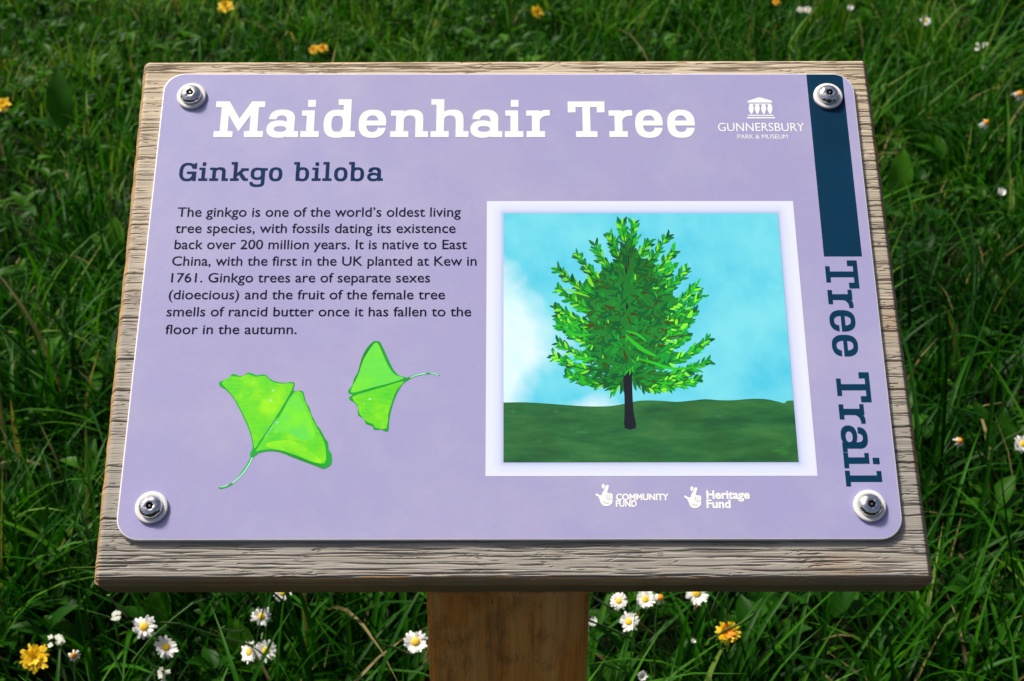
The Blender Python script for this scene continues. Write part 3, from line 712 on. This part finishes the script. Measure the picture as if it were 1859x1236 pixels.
def blades(name,n,area,L,Wd,lean,curl,tint,fold=.25,seg=5,z0=-.01,avoid=True,dens=None):
    x=rng.uniform(area[0],area[1],n); y=rng.uniform(area[2],area[3],n)
    # tufts: gather roots
    T=max(20,n//26); tx=rng.uniform(area[0],area[1],T); ty=rng.uniform(area[2],area[3],T); k=rng.integers(0,T,n); m=rng.random(n)<.72
    x=np.where(m,tx[k]+rng.normal(0,.026,n),x); y=np.where(m,ty[k]+rng.normal(0,.026,n),y)
    ok=~((np.abs(x-pc.x)<PWD/2+.004)&(np.abs(y-(pc.y+PWD/2))<PWD/2+.004)); x,y,k,m=x[ok],y[ok],k[ok],m[ok]; n=len(x)
    hv=(.62+.76*(noise2(x*5.3+50,y*5.3+50,21)+.5))*(1+.18*np.tanh(x*2))
    Ln=rng.uniform(*L,n)*hv; W_=rng.uniform(*Wd,n); th=rng.uniform(0,2*np.pi,n)
    le=np.abs(rng.normal(0,lean,n)); cu=np.abs(rng.normal(curl,curl*.6,n))
    tn=np.clip(rng.normal(tint,.17,n)+.40*noise2(x*3.1+9,y*3.1+9,33)+.06*np.clip(y-1,-1,2)-.06*np.tanh(x*2)+.5*(rng.random(T)[k]-.5)*m+.15*rng.normal(size=n)*0,0,.95)  # blades get darker towards the right: shade put into their tint
    dry=rng.random(n)<.028; tn=np.where(dry,1,tn)
    dx,dy=np.cos(th),np.sin(th); tw=rng.normal(0,.5,n)
    P=np.zeros((n,seg+1,3,3)); px=x.copy(); py=y.copy(); pz=np.full(n,z0)
    for s in range(seg+1):
        u=s/seg; wd=W_*(1-u**2.2)*(.65+.7*min(u*2.5,1)*.5); wd=np.maximum(wd,.0002)
        a=th+np.pi/2+tw*u; sx,sy=np.cos(a)*wd/2,np.sin(a)*wd/2
        P[:,s,0]=np.stack([px-sx,py-sy,pz],-1); P[:,s,2]=np.stack([px+sx,py+sy,pz],-1)
        P[:,s,1]=np.stack([px+dx*wd*fold,py+dy*wd*fold,pz-wd*fold*.3],-1)
        ang=le+cu*(u**1.3); st=Ln/seg
        px=px+np.sin(ang)*dx*st; py=py+np.sin(ang)*dy*st; pz=pz+np.cos(ang)*st
        pz=np.maximum(pz,.004)
    V=P.reshape(-1,3); nv=(seg+1)*3
    q=[]
    for s in range(seg):
        for c in (0,1): a=s*3+c; q.append((a,a+1,a+4,a+3))
    F=(np.array(q)[None]+(np.arange(n)*nv)[:,None,None]).reshape(-1,4)
    me=bpy.data.meshes.new(name); me.vertices.add(len(V)); me.vertices.foreach_set('co',V.ravel())
    me.loops.add(F.size); me.loops.foreach_set('vertex_index',F.ravel()); me.polygons.add(len(F))
    me.polygons.foreach_set('loop_start',np.arange(len(F))*4); me.polygons.foreach_set('use_smooth',np.ones(len(F),bool))
    me.update(); at=me.attributes.new('tint','FLOAT','POINT'); at.data.foreach_set('value',np.repeat(tn,nv).astype(np.float32))
    return me
def grass_field(label,*a,**k):
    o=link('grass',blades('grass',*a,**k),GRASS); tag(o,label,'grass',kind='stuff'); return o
NEAR=(-1.3,1.3,-.35,1.3); FAR=(-2.3,2.3,1.3,4.4)
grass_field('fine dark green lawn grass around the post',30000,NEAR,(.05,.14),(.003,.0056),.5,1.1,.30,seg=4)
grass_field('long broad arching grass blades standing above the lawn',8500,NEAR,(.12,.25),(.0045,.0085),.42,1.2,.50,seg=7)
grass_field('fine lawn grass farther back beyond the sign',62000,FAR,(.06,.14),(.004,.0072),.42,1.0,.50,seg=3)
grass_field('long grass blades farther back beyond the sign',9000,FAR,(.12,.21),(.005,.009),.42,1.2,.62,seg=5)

# low leaves of clover, daisy and dock between the blades --------------
def leaf_verts(L,wd,n=7,cup=.2,bend=.4,wave=0):
    rows=[];
    for i in range(n+1):
        u=i/n; w_=wd*(math.sin(math.pi*min(1,u**.8*.97+.015)))**.75/2
        z=L*u*math.sin(bend*(1-u*.9)); y=L*u*math.cos(bend*.6)
        zz=cup*w_
        rows.append([(-w_,y,z+zz+wave*math.sin(u*14)*w_*.3),(-w_*.5,y,z+zz*.3),(0,y,z-.0004),(w_*.5,y,z+zz*.3),(w_,y,z+zz-wave*math.sin(u*11)*w_*.3)])
    v=[p for r_ in rows for p in r_]; f=[(i*5+c,i*5+c+1,i*5+c+6,i*5+c+5) for i in range(n) for c in range(4)]
    return np.array(v),f
def rosettes(n,area):
    V=[];F=[];T=[];b=0
    lv,lf=leaf_verts(1,.45,5,.3,.5)
    lf=np.array(lf)
    for i in range(n):
        x=random.uniform(area[0],area[1]); y=random.uniform(area[2],area[3]); kk=random.randint(3,7); t0=random.uniform(.2,.9); sc_=random.uniform(.018,.05); h=random.uniform(.01,.08)
        for j in range(kk):
            a=random.uniform(0,6.28); c,s_=math.cos(a),math.sin(a); q=lv*sc_*random.uniform(.7,1.2); tilt=random.uniform(-.2,.9)
            yy=q[:,1]*math.cos(tilt)-q[:,2]*math.sin(tilt); zz=q[:,1]*math.sin(tilt)+q[:,2]*math.cos(tilt)
            V.append(np.stack([x+q[:,0]*c-yy*s_,y+q[:,0]*s_+yy*c,h+zz],-1)); F.append(lf+b); T.append(np.full(len(q),min(1,max(0,t0+random.uniform(-.2,.2))))); b+=len(q)
    V=np.concatenate(V);F=np.concatenate(F);T=np.concatenate(T)
    me=mesh('ground_cover',V.tolist(),[tuple(map(int,f)) for f in F]); at=me.attributes.new('tint','FLOAT','POINT'); at.data.foreach_set('value',T.astype(np.float32)); return me
tag(link('ground_cover',rosettes(5200,(-2.2,2.2,-.35,4.4)),LEAFG,smooth=True),'small rounded weed and daisy leaves low in the lawn','leaves',kind='stuff')

# ------------------------------------------------------------------ single leaves, flowers
def at_height(px,py,z):
    d=ray(px,py); return CAM+d*((z-CAM.z)/d.z)
def tube(pts,r0,r1,n=6):
    v=[];f=[]
    for i,p in enumerate(pts):
        p=Vector(p); d=(Vector(pts[min(i+1,len(pts)-1)])-Vector(pts[max(i-1,0)])).normalized(); a=d.orthogonal().normalized(); b=d.cross(a); r_=r0+(r1-r0)*i/(len(pts)-1)
        v+=[tuple(p+(a*math.cos(2*math.pi*k/n)+b*math.sin(2*math.pi*k/n))*r_) for k in range(n)]
    for i in range(len(pts)-1):
        for k in range(n): f.append((i*n+k,i*n+(k+1)%n,(i+1)*n+(k+1)%n,(i+1)*n+k))
    return v,f
STEM=NT('flower_stem').fin((.06,.14,.025),.6)
def soft(name,c,c2,tr=.25):
    t=NT(name); n=t.noise(t.co,900,2); col=t.mix(n,c,c2); t.fin(col,.6)
    b=t.n('ShaderNodeBsdfTranslucent'); t.set(b.inputs[0],col); mx=t.n('ShaderNodeMixShader'); mx.inputs[0].default_value=tr
    t.t.links.new(t.b.outputs[0],mx.inputs[1]); t.t.links.new(b.outputs[0],mx.inputs[2]); t.t.links.new(mx.outputs[0],t.o.inputs[0]); return t.m
PET=soft('daisy_petal',(.80,.80,.78),(.90,.90,.88)); DISC=soft('daisy_disc',(.72,.46,.01),(.85,.60,.03),.1)
YEL=soft('yellow_petal',(.88,.55,.005),(.92,.68,.01)); ORA=soft('orange_petal',(.85,.30,.01),(.90,.42,.01)); SEP=soft('sepal_green',(.05,.13,.03),(.09,.19,.05))
WSD=soft('pale_seed_head',(.55,.60,.48),(.70,.72,.62))
def petals(n,r0,R,wd,droop,seed,rows=1,miss=0.0,ragged=0.0,cup=0.0):
    r=random.Random(seed); v=[];f=[]
    for row in range(rows):
        for i in range(n):
            if r.random()<miss: continue
            a=2*math.pi*(i+.5*row)/n+r.uniform(-.09,.09)*(1+2*ragged); L=R*(1-.18*row)*r.uniform(1-.14-.3*ragged,1.05); w_=wd*r.uniform(.8,1.15)
            dr=droop+r.uniform(-.18,.18)*(1+2.5*ragged); b=len(v)
            for (u,k) in ((0,.45),(.35,.85),(.7,1.0),(.92,.75),(1.0,.3)):
                q=r0+(L-r0)*u; z=(cup*u-dr*u*u)*L+.0006*row; ww=w_*k/2
                for s_ in (-1,0,1): v.append((q*math.cos(a)-s_*ww*math.sin(a),q*math.sin(a)+s_*ww*math.cos(a),z+(0.12*ww if s_==0 else 0)))
            for l in range(4):
                for c in (0,1): f.append((b+l*3+c,b+l*3+c+1,b+l*3+c+4,b+l*3+c+3))
    return v,f
def dome(r_,h,seed,n=14,rings=5):
    rr=random.Random(seed); v=[];f=[]
    for l in range(rings):
        a=l/rings*math.pi/2
        for i in range(n): k=1+rr.uniform(-.08,.08); v.append((r_*math.cos(a)*math.cos(2*math.pi*i/n)*k,r_*math.cos(a)*math.sin(2*math.pi*i/n)*k,h*math.sin(a)*(1+rr.uniform(-.12,.12))))
    v.append((0,0,h*.9))
    for l in range(rings-1):
        for i in range(n): f.append((l*n+i,l*n+(i+1)%n,(l+1)*n+(i+1)%n,(l+1)*n+i))
    for i in range(n): f.append(((rings-1)*n+i,(rings-1)*n+(i+1)%n,rings*n))
    return v,f
def flower(kind,px,py,size,z,face,label,seed,group):
    """size: diameter in survey px; face: (sideways, forward) tilt of the flower towards +x and towards the camera"""
    p=at_height(px,py,z); depth=-(RC.transposed()@(p-CAM)).z; R=size*1.06/2*depth/FPX
    nm={'daisy':'daisy','yellow':'yellow_flower','orange':'orange_flower','bud':'daisy_bud','closed':'closed_daisy','seed':'seed_head'}[kind]
    root=empty(nm,(p.x,p.y,0)); tag(root,label,{'daisy':'daisy','yellow':'flower','orange':'flower','bud':'flower bud','closed':'daisy','seed':'seed head'}[kind],group)
    r=random.Random(seed)
    nrm=Vector((face[0],-face[1],1)).normalized(); rot=nrm.to_track_quat('Z','Y').to_matrix().to_4x4()
    hm=Matrix.Translation((0,0,p.z))@rot@Matrix.Rotation(r.uniform(0,6),4,'Z')
    off=nrm*-.004
    bx,by=r.uniform(-.02,.02),r.uniform(-.01,.03)
    v,f=tube([(bx,by,-.01),(bx*.7,by*.8,p.z*.4),(bx*.3+off.x*1.5,by*.4+off.y*1.5,p.z*.8),(off.x,off.y,p.z+off.z)],.0011,.0009)
    link('stem',mesh('stem',v,f),STEM,root,True)
    def add(nm_,vf,mat,smooth_=True):
        o=link(nm_,mesh(nm_,*vf),mat,root,smooth_); o.matrix_basis=hm; return o
    if kind=='daisy':
        rag=r.choice([0,.2,.35]) if face[1]<1.2 else .3
        add('petals',petals(r.randint(17,22),R*.28,R,R*.24,r.uniform(.0,.18),seed,2,.06+.2*rag,rag,.12),PET); add('disc',dome(R*.36,R*.20,seed),DISC); add('sepals',petals(8,0,R*.42,R*.2,.3,seed+1),SEP)
        root.children[-1].matrix_basis=hm@Matrix.Translation((0,0,-.0012))
    elif kind in('yellow','orange'):
        m=YEL if kind=='yellow' else ORA
        add('petals',petals(17,R*.1,R,R*.24,.1,seed,3,.04,.25,.25),YEL); add('disc',petals(13,0,R*.55,R*.16,-.25,seed+2,2,0,.3,.5),m if kind=='yellow' else ORA); add('sepals',petals(9,0,R*.5,R*.18,.5,seed+1),SEP)
        root.children[-1].matrix_basis=hm@Matrix.Translation((0,0,-.002))
    elif kind=='bud':
        add('petals',petals(12,R*.1,R,R*.5,-.8,seed,2,0,.1,.9),PET); add('sepals',petals(9,0,R*.8,R*.5,-.6,seed+1,1,0,0,.6),SEP)
        root.children[-1].matrix_basis=hm@Matrix.Translation((0,0,-.0015))
    elif kind=='closed':
        add('petals',petals(14,R*.3,R,R*.3,.9,seed,1,.2,.6,-.1),PET); add('disc',dome(R*.5,R*.5,seed),ORA)
    elif kind=='seed':
        vv=[];ff=[]
        for i in range(9):
            a,b=petals(4,0,R*.35,R*.3,0,seed+i); o_=Vector((r.uniform(-R,R)*.7,r.uniform(-R,R)*.7,r.uniform(-.6,.6)*R)); k=len(vv)
            vv+=[tuple(Vector(q)+o_) for q in a]; ff+=[tuple(k+j for j in q) for q in ff_] if False else [tuple(k+j for j in q) for q in b]
        add('seeds',(vv,ff),WSD)
    return root
GA='daisies in the grass below the board'; GB='small flowers in the grass beyond the sign'; GY='yellow flowers in the lawn'
FL=[('daisy',262,1138,46,.12,(.1,.8),'fully open daisy under the left part of the board, facing the viewer',GA),
('daisy',301,1175,42,.10,(.5,.5),'daisy just below and right of the fully open left daisy, tilted sideways',GA),
('daisy',475,1119,37,.12,(0,1.3),'ragged daisy seen from the side above a touching daisy pair',GA),
('daisy',453,1184,40,.10,(-.7,.7),'left daisy of the touching pair beside a bright round leaf',GA),
('daisy',483,1181,40,.105,(.2,1.0),'right daisy of the touching pair beside a bright round leaf',GA),
('daisy',513,1076,34,.14,(.1,1.1),'daisy half hidden by the lower left edge of the board',GA),
('daisy',755,1165,46,.14,(-.2,1.0),'daisy touching the left edge of the wooden post',GA),
('daisy',1124,1091,34,.13,(-.5,.9),'leftmost of the daisy trio right of the post, petals folded back',GA),
('daisy',1172,1088,38,.13,(-.3,.8),'upper daisy of the trio right of the post, beside a yellow bud',GA),
('daisy',1142,1129,38,.12,(-.6,.9),'lowest daisy of the trio right of the post',GA),
('daisy',1265,1077,46,.14,(0,.8),'daisy partly hidden by the board edge above the orange flower',GA),
('closed',1199,1085,24,.13,(.3,.6),'small half closed yellowish daisy tucked beside the trio right of the post',GA),
('bud',1078,1136,18,.12,(-.2,.3),'round white daisy bud beside the right edge of the post',GA),
('bud',1258,1167,10,.10,(.1,.3),'tiny white bud between the daisy trio and the orange flower',GA),
('bud',1165,1228,18,.10,(0,.9),'white bud cut by the bottom of the picture right of the post',GA),
('orange',1320,1148,46,.13,(0,.9),'orange yellow flower right of the post',GY),
('yellow',64,1195,56,.12,(.1,.9),'large yellow dandelion like flower in the lower left corner',GY),
('closed',134,1190,22,.10,(.3,1.0),'small closing yellow flower right of the large lower left yellow flower',GY),
('seed',102,1164,30,.12,(0,.5),'pale seed head above the large lower left yellow flower',GB),
('seed',299,1222,26,.10,(0,.5),'pale seed head at the bottom below the left daisies',GB),
('seed',208,1118,26,.12,(0,.5),'pale seed head left of the fully open left daisy',GB),
('yellow',410,12,30,.12,(.1,.9),'yellow flower at the top edge above the board left side',GY),
('yellow',6,190,30,.12,(.1,.9),'yellow flower cut by the left edge of the picture',GY),
('orange',570,90,20,.12,(-.1,.9),'left one of two orange flowers just above the board top edge',GY),
('orange',586,88,20,.13,(.1,.9),'right one of two orange flowers just above the board top edge',GY),
('yellow',974,22,26,.12,(.9,1.2),'narrow yellow flower seen from its side above the board centre',GY),
('orange',1409,4,16,.12,(.1,.9),'small orange flower at the top edge right of centre',GY),
('daisy',1680,38,20,.12,(.1,1.0),'small open daisy beyond the top right corner of the board',GB),
('daisy',1453,18,14,.12,(.1,1.0),'left one of two tiny white daisies above the navy band',GB),
('daisy',1466,18,14,.12,(.1,1.0),'right one of two tiny white daisies above the navy band',GB),
('bud',1541,20,12,.12,(.1,.6),'tiny white bud between the daisy pair and the small open daisy at the top',GB),
('seed',1782,82,22,.12,(0,.5),'white seed head cluster at the upper right',GB),
('closed',1791,222,20,.13,(.2,.9),'closed orange daisy with drooping white petals at the right',GB),
('closed',1852,170,22,.13,(0,.9),'closed orange daisy cut by the right edge near the top',GB),
('bud',1815,355,16,.12,(0,.6),'pale bud below the closed orange daisy at the right',GB),
('closed',1743,800,20,.13,(0,.9),'closed orange daisy right of the board lower half',GB),
('daisy',1857,806,34,.12,(-.2,1.0),'daisy cut by the right edge of the picture',GB)]
for i,(k,x,y,s_,z,fc,lb,gp) in enumerate(FL): flower(k,x,y,s_,z+(.022 if y>1000 else 0),fc,lb,100+i*7,gp)

def broad_plant(px,py,z,leaves,label,seed):
    """leaves: (length m, width m, azimuth deg, rise deg from the ground)"""
    p=at_height(px,py,z); root=empty('broadleaf_plant',(p.x,p.y,0)); tag(root,label,'plant','broad leaved weeds in the grass'); r=random.Random(seed)
    for L,wd,azd,rise,tn in leaves:
        lv,lf=leaf_verts(L,wd,10,.25,.35,.5); me=mesh('leaf',lv.tolist(),lf); at=me.attributes.new('tint','FLOAT','POINT'); at.data.foreach_set('value',[tn]*len(lv))
        o=link('leaf',me,LEAFG,root,True)
        o.matrix_basis=Matrix.Translation((0,0,z*.75))@Matrix.Rotation(math.radians(azd),4,'Z')@Matrix.Rotation(math.radians(rise),4,'X')@Matrix.Translation((0,.004,0))
    v,f=tube([(0,0,-.01),(0.002,0,z*.4),(0,0,z*.77)],.0016,.0012); link('stem',mesh('stem',v,f),STEM,root,True)
broad_plant(1632,338,.10,[(.085,.042,-14,68,.85),(.05,.02,70,20,.5),(.05,.02,-120,15,.4)],'plant with one big upright oval leaf right of the board upper edge',1)
broad_plant(440,1196,.07,[(.050,.030,20,60,1.0),(.042,.024,75,50,.9),(.035,.02,-60,20,.6)],'bright green round leaves beside the touching daisy pair',2)
broad_plant(1592,790,.08,[(.075,.03,-72,24,.7),(.04,.02,30,30,.5)],'plant with a pointed leaf lying right of the board lower right side',3)
broad_plant(112,215,.10,[(.12,.05,10,62,.6),(.06,.03,90,20,.5)],'plant with a triangular upright leaf at the upper left',4)
broad_plant(1838,800,.09,[(.05,.035,10,50,.6),(.04,.03,-40,40,.6)],'plant with rounded leaves at the right edge',5)
broad_plant(205,440,.10,[(.06,.035,0,60,.95),(.05,.03,60,30,.8)],'light green leaf close to the left edge of the board',6)
broad_plant(285,1115,.08,[(.045,.03,-10,65,.85),(.04,.02,80,30,.6)],'leaf standing behind the fully open left daisy',7)
for o in list(bpy.data.objects):
    if o.type=='MESH' and o.name.startswith('tmp'): bpy.data.objects.remove(o)
